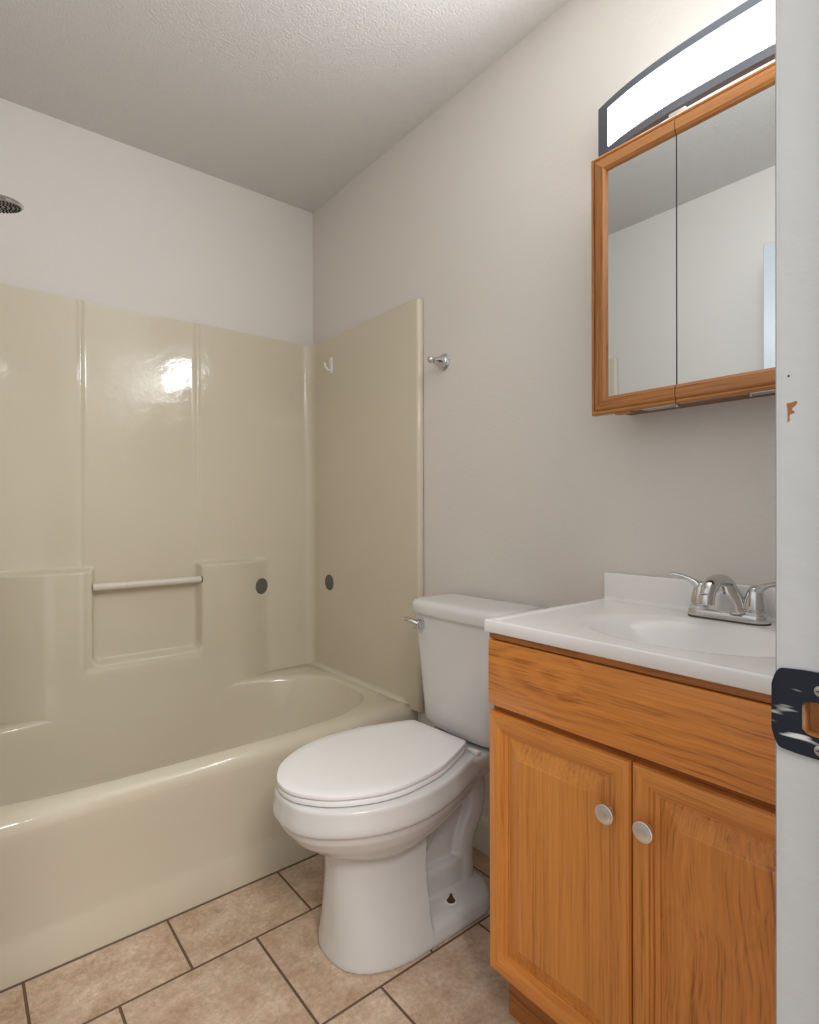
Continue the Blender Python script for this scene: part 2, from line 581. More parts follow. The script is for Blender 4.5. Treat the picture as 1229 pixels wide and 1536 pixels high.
# tub: rim deck, basin and skirt in one shell
bx0, bx1 = XL + 0.075, -0.068      # basin ends
NB = 144
def basin(t, inset=0.0, endslope=0.0):
    """plan curve of the basin; long back edge slightly bowed"""
    c, s = math.cos(t), math.sin(t)
    ex = 2 / 3.4
    u = math.copysign(abs(c) ** ex, c); v = math.copysign(abs(s) ** ex, s)
    cx = (bx0 + bx1) / 2; hx = (bx1 - bx0) / 2 - inset - endslope * (abs(u) ** 3)
    yb, yf = -0.076, -0.690
    cy = (yb + yf) / 2; hy = (yb - yf) / 2 - inset
    y = cy + v * hy
    if v > 0:   # back edge pulled forward towards the corners, so a crescent ledge is left there
        y -= 0.050 * max(0, (abs(u) - 0.45) / 0.55) ** 2 * v
    return cx + u * hx, y
def rect(t, x0, x1, y0, y1, r=0.03):
    c, s = math.cos(t), math.sin(t)
    k = max(abs(c), abs(s))
    u, v = c / k, s / k
    return (x0 + x1) / 2 + u * (x1 - x0) / 2, (y0 + y1) / 2 + v * (y1 - y0) / 2
TS = []
for k in range(NB):
    TS.append(2 * PI * k / NB)
ZR = 0.376
rings = []
# skirt rises from the floor on the front only; elsewhere the ring runs up behind the panels
def outer(yf, z, back=-0.004, lo=None, xi=0.001):
    return [(*rect(t, XL + xi, -xi, yf, back), z) for t in TS]
skirt = [(-0.764, 0.0), (-0.762, 0.02), (-0.756, 0.055), (-0.747, 0.085), (-0.744, 0.10), (-0.745, 0.20), (-0.749, 0.30), (-0.752, 0.33), (-0.750, 0.348), (-0.742, 0.362), (-0.730, 0.371)]
for y, z in skirt:
    rings.append(outer(y, z))
rings.append(outer(-0.716, ZR, -0.010, xi=0.004))
rings.append([(*[a * 0.35 + b * 0.65 for a, b in zip(rect(t, XL + 0.012, -0.012, -0.716, -0.010), basin(t, -0.012))], ZR + 0.001) for t in TS])
for ins, dz in ((-0.012, 0.0), (-0.006, -0.0015), (0.0, -0.005), (0.004, -0.011), (0.007, -0.020)):
    rings.append([(*basin(t, ins), ZR + dz) for t in TS])
for z, ins, es in ((0.33, 0.012, 0.010), (0.28, 0.020, 0.03), (0.22, 0.029, 0.06), (0.16, 0.040, 0.10), (0.11, 0.056, 0.14), (0.085, 0.075, 0.16), (0.070, 0.11, 0.17), (0.064, 0.17, 0.17), (0.062, 0.25, 0.17)):
    rings.append([(*basin(t, ins, es), z) for t in TS])
bm = B()
add_loft(bm, rings, False, True)
obj('tub', bm, M_GEL, tub, angle=70)
# small cove where deck meets the end and back panels
for x, sx in ((-PT, -1), (XL + PT, 1)):
    bm = B()
    cv = [(0, 0.018), (0.0015, 0.010), (0.006, 0.004), (0.014, 0.0005), (0.020, -0.001)]
    add_loft(bm, [[(x + sx * (a * k - 0.0005), y, ZR - 0.001 + (b + 0.001) * k) for a, b in cv] for y, k in ((-0.035, 1), (-0.40, 1), (-0.69, 1), (-0.715, 0.6), (-0.735, 0.05))], False, False, closed=False)
    obj('cove', bm, M_GEL, tub, angle=70)
# clear bar across the niche
bm = B()
yb = -0.058
path = [(x, yb, 0.800) for x in frange(-0.9135, -0.5325, 0.02)]
add_tube(bm, path, 0.0128, 24)
bar = obj('grab_bar', bm, M_ACRYL, tub)
bm = B()
add_lathe(bm, [(0, 0.0132), (0.002, 0.0132)], (-0.806, yb, 0.800), (1, 0, 0), 24)
obj('joint_ring', bm, M_CLIP, bar)
bm = B()
add_lathe(bm, [(0, 0.0138), (0.0045, 0.0138)], (-0.5365, yb, 0.800), (1, 0, 0), 24)
obj('end_socket', bm, mat('bar_socket_dark', (0.10, 0.085, 0.065), 0.5), bar)
# dark caulk along the floor
bm = B()
add_box(bm, XL, -0.01, -0.768, -0.760, 0.0, 0.0025)
o = obj('caulk_bead', bm, M_CAULK, tub, smooth=False)

# grey pads stuck on the surround
def pad(x, y, z, nrm, label):
    bm = B()
    add_lathe(bm, [(0.0, 0.0335), (0.0012, 0.0335), (0.0022, 0.0325), (0.0026, 0.030), (0.0026, 0.0001)], (x, y, z), nrm, 40)
    tag(obj('round_cover_disc', bm, M_PAD), label, 'disc', 'grey discs on the tub surround')
px_ = -0.272
sl = (block(px_ + 0.004) - block(px_ - 0.004)) / 0.008
pad(px_, -(PT + block(px_)) - 0.0012, 0.748, (-sl, -1, 0), 'round grey disc on the long back wall of the surround, below its small shelf')
pad(-PT - 0.0012, -0.185, 0.758, (-1, 0, 0), 'round grey disc on the narrow end wall of the surround, beside the corner')

# white adhesive hook on the end wall
hk = thing('adhesive_hook', (-PT, -0.205, 1.69), 'small white plastic hook stuck high on the end wall of the surround', 'hook')
bm = B(); add_box(bm, -PT - 0.005, -PT + 0.0005, -0.2165, -0.1945, 1.658, 1.727, 0.002, 2)
obj('backplate', bm, M_WHITEPL, hk)
bm = B()
pth = catmull([(-PT - 0.003, -0.2055, 1.672), (-PT - 0.016, -0.2055, 1.672), (-PT - 0.028, -0.2055, 1.682), (-PT - 0.034, -0.2055, 1.700)], 6)
add_tube(bm, pth, lerp_list([0.006, 0.0055, 0.005, 0.0045], len(pth)), 12, upv=(0, 1, 0))
obj('prong', bm, M_WHITEPL, hk)

# chrome towel-bar post on the wall
pg = thing('robe_hook', (0, -0.893, 1.570), 'chrome robe peg with stepped round base and ball tip on the wall by the surround', 'robe hook')
bm = B()
add_lathe(bm, [(0.0, 0.0295), (0.003, 0.0295), (0.0045, 0.028), (0.0045, 0.0265), (0.007, 0.0265), (0.0085, 0.025), (0.0085, 0.0235), (0.011, 0.0225), (0.013, 0.021)], (0, -0.893, 1.570), (-1, 0, 0), 40)
obj('flange', bm, M_CHROME, pg)
bm = B()
add_lathe(bm, [(0.011, 0.0215), (0.020, 0.0185), (0.030, 0.0148), (0.042, 0.0105), (0.049, 0.0085)], (0, -0.893, 1.570), (-1, 0, 0), 32)
obj('post', bm, M_CHROME, pg)
bm = B()
add_lathe(bm, [(0.058 - 0.0115 * math.cos(k / 12 * PI), 0.0115 * math.sin(k / 12 * PI)) for k in range(13)], (0, -0.893, 1.570), (-1, 0, 0), 28)
obj('ball_tip', bm, M_CHROME, pg)

# shower head on the left wall
sh = thing('shower_head', (XL, -0.333, 1.99), 'chrome rain shower head on a wall arm, at the left edge under the ceiling', 'shower head')
hc = Vector((-1.207, -0.328, 1.950))
hn = Vector((0.125, 0.155, -1)).normalized()
bm = B()
add_lathe(bm, [(-0.034, 0.012), (-0.020, 0.014), (-0.010, 0.026), (-0.006, 0.045), (-0.002, 0.062), (0.003, 0.071), (0.008, 0.0745), (0.012, 0.0735), (0.0145, 0.070), (0.0135, 0.068)], hc, hn, 48)
obj('head_shell', bm, M_CHROME, sh)
bm = B()
add_lathe(bm, [(0.010, 0.0685), (0.0142, 0.0685), (0.0146, 0.062), (0.0146, 0.0001)], hc, hn, 48)
face = obj('face_plate', bm, mat('shower_face_grey', (0.33, 0.32, 0.29), 0.35, 0.3), sh)
bm = B()
a_ = hn.orthogonal().normalized(); b_ = hn.cross(a_)
for r, n in ((0.063, 40), (0.054, 34), (0.043, 26), (0.031, 20), (0.018, 12)):
    for k in range(n):
        q = 2 * PI * (k + (0.5 if n % 4 else 0)) / n
        p = hc + hn * 0.0145 + (a_ * math.cos(q) + b_ * math.sin(q)) * r
        add_lathe(bm, [(0, 0.0028), (0.003, 0.0020)], p, hn, 8)
o = obj('nozzles', bm, mat('dark_rubber_nozzle', (0.02, 0.018, 0.015), 0.6), face)
o['kind'] = 'stuff'
bm = B()
pth = catmull([(XL + 0.002, -0.333, 2.06), (XL + 0.08, -0.333, 2.065), (XL + 0.18, -0.334, 2.045), (-1.235, -0.338, 2.015), hc - hn * 0.028], 8)
add_tube(bm, pth, 0.0105, 18, upv=(0, 1, 0))
obj('arm', bm, M_CHROME, sh)
bm = B()
add_lathe(bm, [(0, 0.030), (0.004, 0.030), (0.010, 0.022), (0.014, 0.0115)], (XL, -0.333, 2.06), (1, 0, 0), 32)
obj('wall_flange', bm, M_CHROME, sh)

# ---------------------------------------------------------------- toilet
YT = -1.140
toilet = thing('toilet', (-0.36, YT, 0), 'white two-piece toilet with closed lid between the tub and the oak vanity', 'toilet')

def half_to_ring(half, z, dy=0.0, sx=1.0):
    """half: list of (x, halfwidth) from back to front tip"""
    P = [Vector((x, h, 0)) for x, h in half]
    P = catmull(P, 5)
    right = [(p.x, YT + dy - max(0, p.y), z) for p in P]
    left = [(p.x, YT + dy + max(0, p.y), z) for p in P[::-1][1:]]
    return right + left

rim_half = [(-0.205, 0.112), (-0.27, 0.137), (-0.34, 0.164), (-0.42, 0.184), (-0.49, 0.188), (-0.56, 0.177), (-0.62, 0.152), (-0.67, 0.117), (-0.70, 0.083), (-0.718, 0.046), (-0.7235, 0.0)]
def scaled(half, s, x0=-0.46, back=None):
    return [(x0 + (x - x0) * s, h * s) for x, h in half]

parts = B()
# rim band and bowl underside
R = []
for z, s, dx in ((0.417, 0.968, 0.0), (0.4165, 0.980, 0), (0.412, 0.988, 0), (0.395, 0.996, 0), (0.378, 1.008, 0), (0.366, 1.010, 0), (0.360, 1.002, 0), (0.358, 0.970, 0), (0.340, 0.955, 0), (0.315, 0.900, 0.004), (0.290, 0.800, 0.010), (0.264, 0.660, 0.014), (0.240, 0.52, 0.018), (0.20, 0.42, 0.02)):
    R.append([(x + dx, y, z) for x, y, z in half_to_ring(scaled(rim_half, s), z)])
add_loft(parts, R)
bm_bowl = parts

# pedestal column
def col_ring(z, xf, xb, hw):
    pts = []
    n = 26
    for k in range(n + 1):
        a = PI * (k / n) - PI / 2     # front half, superellipse
        c, s = math.cos(a), math.sin(a)
        c = abs(c) ** 0.80; s_ = math.copysign(abs(s) ** 0.80, s)
        pts.append((xb - (xb - xf) * c, YT + hw * s_, z))
    return pts
R = []
for z, xf, xb, hw in ((0.0, -0.606, -0.385, 0.140), (0.012, -0.607, -0.385, 0.1395), (0.05, -0.603, -0.383, 0.131), (0.12, -0.600, -0.380, 0.112), (0.19, -0.598, -0.375, 0.099), (0.25, -0.600, -0.368, 0.094), (0.30, -0.61, -0.362, 0.096)):
    R.append(col_ring(z, xf, xb, hw))
add_loft(bm_bowl, R)
# foot flange behind the column
def foot_ring(z, hw, xb, r):
    pts = [(-0.42, YT - hw, z)]
    for k in range(9):
        a = k / 8 * PI / 2
        pts.append((xb - r + r * math.sin(a), YT - hw + r - r * math.cos(a), z))
    for k in range(9):
        a = k / 8 * PI / 2
        pts.append((xb - r + r * math.cos(a), YT + hw - r + r * math.sin(a), z))
    pts.append((-0.42, YT + hw, z))
    return pts
add_loft(bm_bowl, [foot_ring(0.0, 0.139, -0.135, 0.085), foot_ring(0.012, 0.139, -0.135, 0.085), foot_ring(0.032, 0.134, -0.138, 0.083), foot_ring(0.043, 0.126, -0.144, 0.08), foot_ring(0.050, 0.108, -0.155, 0.075), foot_ring(0.054, 0.08, -0.17, 0.06)])
# web and trapway
add_box(bm_bowl, -0.42, -0.185, YT - 0.034, YT + 0.034, 0.02, 0.33, 0.012, 2)
add_box(bm_bowl, -0.42, -0.165, YT - 0.060, YT + 0.060, 0.02, 0.125, 0.018, 3)
pth = catmull([(-0.40, YT, 0.13), (-0.355, YT, 0.175), (-0.30, YT, 0.25), (-0.235, YT, 0.315), (-0.150, YT, 0.300), (-0.155, YT, 0.225), (-0.190, YT, 0.15), (-0.195, YT, 0.03)], 7)
add_tube(bm_bowl, pth, lerp_list([0.032, 0.034, 0.038, 0.042, 0.046, 0.046, 0.044, 0.048], len(pth)), 24, flat=lerp_list([1.5, 1.6, 1.6, 1.5, 1.45, 1.45, 1.45, 1.42], len(pth)), upv=(0, 1, 0))
# deck under the tank
def rrect(x0, x1, y0, y1, z, r, n=5):
    pts = []
    for cx, cy, a0 in ((x1 - r, y1 - r, 0), (x0 + r, y1 - r, PI / 2), (x0 + r, y0 + r, PI), (x1 - r, y0 + r, 1.5 * PI)):
        for k in range(n + 1):
            a = a0 + k / n * PI / 2
            pts.append((cx + r * math.cos(a), cy + r * math.sin(a), z))
    return pts
R = []
for z, xb, hw, xf in ((0.290, -0.17, 0.055, -0.34), (0.325, -0.125, 0.075, -0.35), (0.350, -0.085, 0.096, -0.36), (0.372, -0.055, 0.112, -0.36), (0.390, -0.035, 0.120, -0.36), (0.406, -0.030, 0.122, -0.30), (0.414, -0.034, 0.117, -0.245), (0.4165, -0.045, 0.105, -0.230)):
    R.append(rrect(xf, xb, YT - hw, YT + hw, z, 0.045))
add_loft(bm_bowl, R)
bowl = obj('bowl', bm_bowl, M_CHINA, toilet, angle=180)
rm = bowl.modifiers.new('weld', 'REMESH'); rm.mode = 'VOXEL'; rm.voxel_size = 0.0036; rm.use_smooth_shade = True
sm = bowl.modifiers.new('soften', 'SMOOTH'); sm.factor = 0.5; sm.iterations = 5

# seat ring and lid share an outline; the lid sits a few degrees askew on its hinges
lid_half = [(-0.198, 0.085), (-0.200, 0.106), (-0.225, 0.122), (-0.29, 0.148), (-0.36, 0.172), (-0.44, 0.1815), (-0.50, 0.181), (-0.56, 0.167), (-0.62, 0.137), (-0.66, 0.106), (-0.69, 0.065), (-0.705, 0.033), (-0.710, 0.0)]
def plate(name, z0, z1, s, bev, material, dome=0.0):
    base = half_to_ring(lid_half, 0)
    c = Vector((-0.45, YT, 0))
    def rg(inset, z):
        out = []
        for x, y, _ in base:
            d = Vector((x, y, 0)) - c
            L = d.length
            d = d * (max(0.0, L * s - inset) / L)
            out.append((c.x + d.x, c.y + d.y, z))
        return out
    bm = B()
    R = [rg(bev, z0), rg(bev * 0.3, z0 + bev * 0.3), rg(0, z0 + bev), rg(0, z1 - bev), rg(bev * 0.3, z1 - bev * 0.3), rg(bev, z1)]
    if dome:
        R += [rg(0.03, z1 + dome * 0.5), rg(0.09, z1 + dome), rg(0.15, z1 + dome)]
    add_loft(bm, R)
    rot = Matrix.Translation((-0.215, YT + 0.030, 0)) @ Matrix.Rotation(math.radians(3.2), 4, 'Z') @ Matrix.Translation((0.20, -YT, 0))
    bmesh.ops.transform(bm, matrix=rot, verts=bm.verts)
    return obj(name, bm, material, toilet, angle=35)
plate('seat', 0.4185, 0.4315, 0.972, 0.004, M_SEAT)
lid = plate('lid', 0.4335, 0.4445, 0.976, 0.0035, M_SEAT, dome=0.0015)
for dy in (-0.055, 0.085):
    bm = B(); add_box(bm, -0.226, -0.204, YT + dy - 0.014, YT + dy + 0.014, 0.4165, 0.432, 0.004, 2)
    obj('hinge', bm, M_SEAT, toilet)
bm = B(); add_box(bm, -0.216, -0.200, YT - 0.118, YT - 0.080, 0.4165, 0.4260, 0.0025, 2)
obj('hinge_wing', bm, M_SEAT, toilet)

# tank, bowed front, tapering down
def tank_ring(z, xf, hw, r, xb=-0.022, bow=0.010):
    pts = []
    n = 8
    # back right -> front right -> front left -> back left
    pts.append((xb, YT - hw, z))
    for k in range(n + 1):
        a = k / n * PI / 2
        pts.append((xf + r - r * math.sin(a), YT - hw + r - r * math.cos(a), z))
    m = 10
    for k in range(1, m):
        v = -hw + r + (2 * hw - 2 * r) * k / m
        pts.append((xf, YT + v, z))
    for k in range(n + 1):
        a = k / n * PI / 2
        pts.append((xf + r - r * math.cos(a), YT + hw - r + r * math.sin(a), z))
    pts.append((xb, YT + hw, z))
    return [(x - bow * max(0, 1 - ((y - YT) / hw) ** 2) * (1 if x < xb - 0.03 else 0), y, z) for x, y, z in pts]
TH = 0.185
bm = B()
add_loft(bm, [tank_ring(0.4215, -0.150, 0.120, 0.04), tank_ring(0.4235, -0.170, 0.140, 0.045), tank_ring(0.432, -0.181, 0.150, 0.045), tank_ring(0.45, -0.186, 0.1535, 0.045), tank_ring(0.60, -0.194, 0.167, 0.045), tank_ring(0.758, -0.201, TH, 0.045)])
obj('tank', bm, M_CHINA, toilet, angle=60)
bm = B()
add_box(bm, -0.14, -0.06, YT - 0.09, YT + 0.09, 0.412, 0.424, 0.003)
obj('tank_gasket', bm, M_DARK, toilet)
bm = B()
LH = 0.1945
add_loft(bm, [tank_ring(0.7585, -0.205, LH - 0.005, 0.05, -0.016), tank_ring(0.7605, -0.209, LH - 0.001, 0.052, -0.014), tank_ring(0.766, -0.211, LH, 0.053, -0.013), tank_ring(0.784, -0.211, LH, 0.053, -0.013), tank_ring(0.792, -0.208, LH - 0.003, 0.05, -0.014), tank_ring(0.798, -0.200, LH - 0.010, 0.045, -0.018), tank_ring(0.8005, -0.186, LH - 0.022, 0.04, -0.026), tank_ring(0.801, -0.165, LH - 0.045, 0.03, -0.05)])
obj('tank_lid', bm, M_CHINA, toilet, angle=60)
# flush lever
lev = B()
add_box(lev, -0.232, -0.198, YT + 0.108, YT + 0.134, 0.716, 0.744, 0.006, 3)
fl = obj('flush_lever', lev, M_CHROME, toilet)
bm = B()
pth = catmull([(-0.226, YT + 0.114, 0.736), (-0.236, YT + 0.128, 0.742), (-0.240, YT + 0.144, 0.745), (-0.241, YT + 0.158, 0.746)], 6)
add_tube(bm, pth, lerp_list([0.012, 0.0135, 0.0145, 0.010], len(pth)), 16, flat=0.5, upv=(0, 0, 1))
obj('paddle', bm, M_CHROME, fl)
# floor bolts
for s in (-1, 1):
    bm = B()
    add_lathe(bm, [(0, 0.0170), (0.002, 0.0170), (0.0035, 0.0155), (0.0035, 0.0001)], (-0.293, YT + s * 0.098, 0.0520), (0, 0, 1), 24)
    wsh = obj('bolt_washer', bm, M_WHITEPL, toilet)
    bm = B()
    add_lathe(bm, [(0, 0.0115), (0.002, 0.0110), (0.0028, 0.0080), (0.008, 0.0070), (0.010, 0.0042), (0.017, 0.0036), (0.018, 0.001)], (-0.293, YT + s * 0.098, 0.0545), (0, 0, 1), 16)
    obj('bolt', bm, M_BOLT, wsh)

# ---------------------------------------------------------------- vanity cabinet
VY0, VY1 = -2.122, -1.512
XF = -0.444
van = thing('vanity_cabinet', (-0.22, (VY0 + VY1) / 2, 0), 'honey oak vanity cabinet with two raised-panel doors under the white sink top', 'cabinet')
bm = B()
t = 0.016
add_box(bm, -0.424, -0.004, VY1 - t, VY1, 0.134, 0.8205)
add_box(bm, -0.424, -0.004, VY0, VY0 + t, 0.134, 0.8205)
add_box(bm, -0.424, -0.004, VY0 + t, VY1 - t, 0.136, 0.15)
add_box(bm, -0.012, -0.004, VY0 + t, VY1 - t, 0.12, 0.8205)
add_box(bm, -0.376, -0.004, VY1 - t, VY1, 0.0, 0.134)
add_box(bm, -0.376, -0.004, VY0, VY0 + t, 0.0, 0.134)
obj('carcass', bm, W_DARK, van, smooth=False)
bm = B()   # face frame behind the doors
add_box(bm, -0.426, -0.410, VY1 - 0.04, VY1 - 0.0005, 0.136, 0.8205)
add_box(bm, -0.426, -0.410, VY0 + 0.0005, VY0 + 0.04, 0.136, 0.8205)
add_box(bm, -0.426, -0.410, VY0 + 0.04, VY1 - 0.04, 0.64, 0.8205)
add_box(bm, -0.426, -0.410, VY0 + 0.04, VY1 - 0.04, 0.136, 0.16)
add_box(bm, -0.426, -0.410, -1.845, -1.805, 0.16, 0.64)
obj('face_frame', bm, W_DARK, van, smooth=False)
bm = B(); add_box(bm, -0.380, -0.3765, VY0, VY1, 0.0, 0.1335)
obj('toe_kick', bm, W_DARK, van, smooth=False)
bm = B(); add_box(bm, XF + 0.003, -0.426, VY0 + 0.001, VY1 - 0.001, 0.8075, 0.8215, 0.001, 1)
obj('top_rail', bm, W_DARK, van)
# false drawer front
bm = B()
add_box(bm, XF, -0.426, VY0 + 0.001, VY1 - 0.001, 0.6735, 0.8055, 0.0022, 2)
obj('drawer_front', bm, W_FRONT, van)

def quadprof(ya, yb, za, zb, steps):
    """concentric mitred rectangles; steps = (inset, x)"""
    return [[(x, ya + i, za + i), (x, yb - i, za + i), (x, yb - i, zb - i), (x, ya + i, zb - i)] for i, x in steps]

def frame_piece(bm, ya, yb, za, zb, prof, side):
    """one mitred member of a moulded frame; prof = (inset, x) from the outside in, closed at the back"""
    def corner(sy, sz, i):
        return ((ya + i) if sy == 0 else (yb - i), (za + i) if sz == 0 else (zb - i))
    ends = {'bottom': ((0, 0), (1, 0)), 'top': ((0, 1), (1, 1)), 'near': ((0, 0), (0, 1)), 'far': ((1, 0), (1, 1))}[side]
    rings = []
    for e in ends:
        ring = []
        for i, x in prof:
            y, z = corner(*e, i)
            ring.append((x, y, z))
        rings.append(ring)
    add_loft(bm, rings)

XB = -0.426
dprof = [(0.0, XB), (0.0, XF + 0.005), (0.0025, XF + 0.001), (0.006, XF), (0.026, XF), (0.0285, XF + 0.0012), (0.030, XF + 0.004), (0.034, XF + 0.0046), (0.0355, XF + 0.0085), (0.043, XF + 0.0105), (0.043, XB)]
def vanity_door(ya, yb, panel_mat, knob_y, lab):
    za, zb = 0.132, 0.660
    bm = B(); frame_piece(bm, ya, yb, za, zb, dprof, 'near')
    d = obj('door', bm, W_STILE, van, angle=30)
    for side, nm, mm in (('far', 'stile', W_STILE), ('top', 'rail', W_RAIL), ('bottom', 'rail', W_RAIL)):
        bm = B(); frame_piece(bm, ya, yb, za, zb, dprof, side)
        obj(nm, bm, mm, d, angle=30)
    bm = B()
    rings = quadprof(ya, yb, za, zb, [(0.0425, XB + 0.001), (0.0425, XF + 0.0125), (0.046, XF + 0.0125), (0.048, XF + 0.0118), (0.077, XF + 0.0022), (0.0785, XF + 0.0008), (0.10, XF + 0.0008)])
    add_loft(bm, rings)
    obj('panel', bm, panel_mat, d, angle=20)
    bm = B()
    kz = 0.566
    add_lathe(bm, [(0, 0.0075), (0.006, 0.0055), (0.012, 0.0055), (0.0125, 0.0130), (0.0145, 0.0160), (0.0165, 0.0168), (0.0185, 0.0163), (0.0192, 0.0150), (0.0190, 0.0142), (0.0200, 0.0120), (0.0207, 0.006), (0.0209, 0.0001)], (XF, knob_y, kz), (-1, 0, 0), 36)
    k = obj('knob', bm, M_NICKEL, d)
    return d
vanity_door(-1.8245, VY1 - 0.001, W_PANEL_A, -1.789, '')
vanity_door(VY0 + 0.001, -1.8275, W_PANEL_B, -1.856, '')

# sink top: one slab with an oval bowl let into it
top = thing('sink_top', (-0.23, -1.82, 0.82), 'white cultured marble sink top with oval bowl and backsplash on the oak vanity', 'sink')
CY0, CY1, CXF, ZC = -2.132, -1.5125, -0.4545, 0.8446
bcx, bcy, bax, bay = -0.248, -1.823, 0.140, 0.198
def ztop(x, y):
    r = math.hypot((x - bcx) / bax, (y - bcy) / bay)
    z = ZC
    if r < 1.04:
        q = (1.04 - r) / 1.04
        z -= 0.118 * (1 - (1 - sstep(min(1, q * 1.25))) ** 1.25)
    e = min(x - CXF, CY1 - y, y - CY0)
    lip = 0.0028 * sstep((0.020 - e) / 0.010)
    z += lip
    if e < 0.003:
        q = (0.003 - e) / 0.003
        z -= 0.003 * (1 - math.sqrt(max(0, 1 - q * q)))
    return z
gx = frange(CXF, CXF + 0.03, 0.0015)[:-1] + frange(CXF + 0.03, -0.022, 0.006)
gy = frange(CY0, CY0 + 0.03, 0.002)[:-1] + frange(CY0 + 0.03, CY1 - 0.03, 0.006)[:-1] + frange(CY1 - 0.03, CY1, 0.0015)
rings = [[(x, y, ztop(x, y)) for y in gy] for x in gx]
bm = B()
add_loft(bm, rings, False, False, closed=False)
# skirt and underside of the slab
zb = 0.8225
def edge_strip(pts, inset=(0, 0)):
    add_loft(bm, [pts, [(x, y, zb + 0.002) for x, y, z in pts], [(x + 0.002 * inset[0], y + 0.002 * inset[1], zb) for x, y, z in pts], [(x + 0.02 * inset[0], y + 0.02 * inset[1], zb) for x, y, z in pts]], False, False, closed=False)
edge_strip([(gx[0], y, ztop(gx[0], y)) for y in gy], (1, 0))
edge_strip([(x, gy[-1], ztop(x, gy[-1])) for x in gx], (0, -1))
edge_strip([(x, gy[0], ztop(x, gy[0])) for x in gx], (0, 1))
bmesh.ops.remove_doubles(bm, verts=bm.verts, dist=0.0002)
obj('basin_slab', bm, M_TOP, top, angle=50)
bm = B(); add_box(bm, -0.022, -0.0015, CY0, CY1, ZC - 0.02, 0.912, 0.003, 3)
obj('backsplash', bm, M_TOP, top)
# cove between slab and backsplash
bm = B()
cv = [(-0.0215, ZC + 0.012), (-0.0225, ZC + 0.006), (-0.026, ZC + 0.0025), (-0.034, ZC + 0.0002)]
add_loft(bm, [[(a, y, b) for a, b in cv] for y in (CY0 + 0.004, CY1 - 0.004)], False, False, closed=False)
obj('cove', bm, M_TOP, top, angle=80)
bm = B()
add_lathe(bm, [(0, 0.021), (0.0015, 0.021), (0.0025, 0.018), (0.001, 0.014), (0.001, 0.0001)], (bcx, bcy, ZC - 0.1175), (0, 0, 1), 28)
obj('drain', bm, M_CHROME, top)

# faucet
FX, FY = -0.066, -1.823
fau = thing('faucet', (FX, FY, ZC), 'chrome two-handle centerset faucet on the back of the white sink top', 'faucet')
bm = B()
def stadium(z, hy, r):
    pts = []
    for k in range(17):
        a = -PI / 2 + PI * k / 16
        pts.append((FX + r * math.sin(a), FY + hy + r * math.cos(a), z))
    for k in range(17):
        a = PI / 2 + PI * k / 16
        pts.append((FX + r * math.sin(a), FY - hy + r * math.cos(a), z))
    return pts
HY = 0.051
add_loft(bm, [stadium(ZC + 0.0021, HY, 0.0250), stadium(ZC + 0.004, HY, 0.0262), stadium(ZC + 0.014, HY, 0.0262), stadium(ZC + 0.017, HY, 0.0245)])
base = obj('base', bm, M_CHROME, fau)
bm = B()
add_loft(bm, [stadium(ZC + 0.0001, HY, 0.0268), stadium(ZC + 0.0022, HY, 0.0268)])
obj('base_gasket', bm, mat('faucet_gasket_brown', (0.10, 0.075, 0.045), 0.7), base)
# centre body and spout
bm = B()
def ell(cx, cz, ry, rx, z_tilt=0):
    return [(cx + rx * math.cos(2 * PI * k / 24), FY + ry * math.sin(2 * PI * k / 24), cz) for k in range(24)]
add_loft(bm, [ell(FX, ZC + 0.012, 0.050, 0.024), ell(FX, ZC + 0.022, 0.046, 0.024), ell(FX - 0.002, ZC + 0.036, 0.038, 0.024), ell(FX - 0.006, ZC + 0.054, 0.029, 0.023), ell(FX - 0.010, ZC + 0.070, 0.021, 0.020), ell(FX - 0.014, ZC + 0.081, 0.010, 0.012)])
body = obj('body', bm, M_CHROME, fau, angle=180)
bm = B()
pth = catmull([(FX + 0.016, FY, ZC + 0.030), (FX + 0.004, FY, ZC + 0.058), (FX - 0.022, FY, ZC + 0.080), (FX - 0.055, FY, ZC + 0.083), (FX - 0.082, FY, ZC + 0.074), (FX - 0.094, FY, ZC + 0.056)], 8)
add_tube(bm, pth, lerp_list([0.021, 0.020, 0.0175, 0.0155, 0.0145, 0.0135], len(pth)), 24, flat=lerp_list([0.8, 0.75, 0.72, 0.8, 0.95, 1.0], len(pth)), upv=(1, 0, 0))
sp = obj('spout', bm, M_CHROME, fau, angle=180)
bm = B()
add_lathe(bm, [(0, 0.0132), (0.001, 0.0138), (0.018, 0.0138), (0.019, 0.0125), (0.0185, 0.010), (0.014, 0.0095), (0.014, 0.0001)], pth[-1] + Vector((0, 0, 0.003)), (-0.10, 0, -1), 28)
obj('aerator', bm, M_CHROME, sp)
bm = B()   # lift rod knob behind the spout
add_lathe(bm, [(0, 0.003), (0.040, 0.003), (0.041, 0.006), (0.048, 0.0055), (0.050, 0.0001)], (FX + 0.020, FY - 0.004, ZC + 0.010), (0, 0, 1), 16)
obj('lift_rod', bm, M_CHROME, fau)
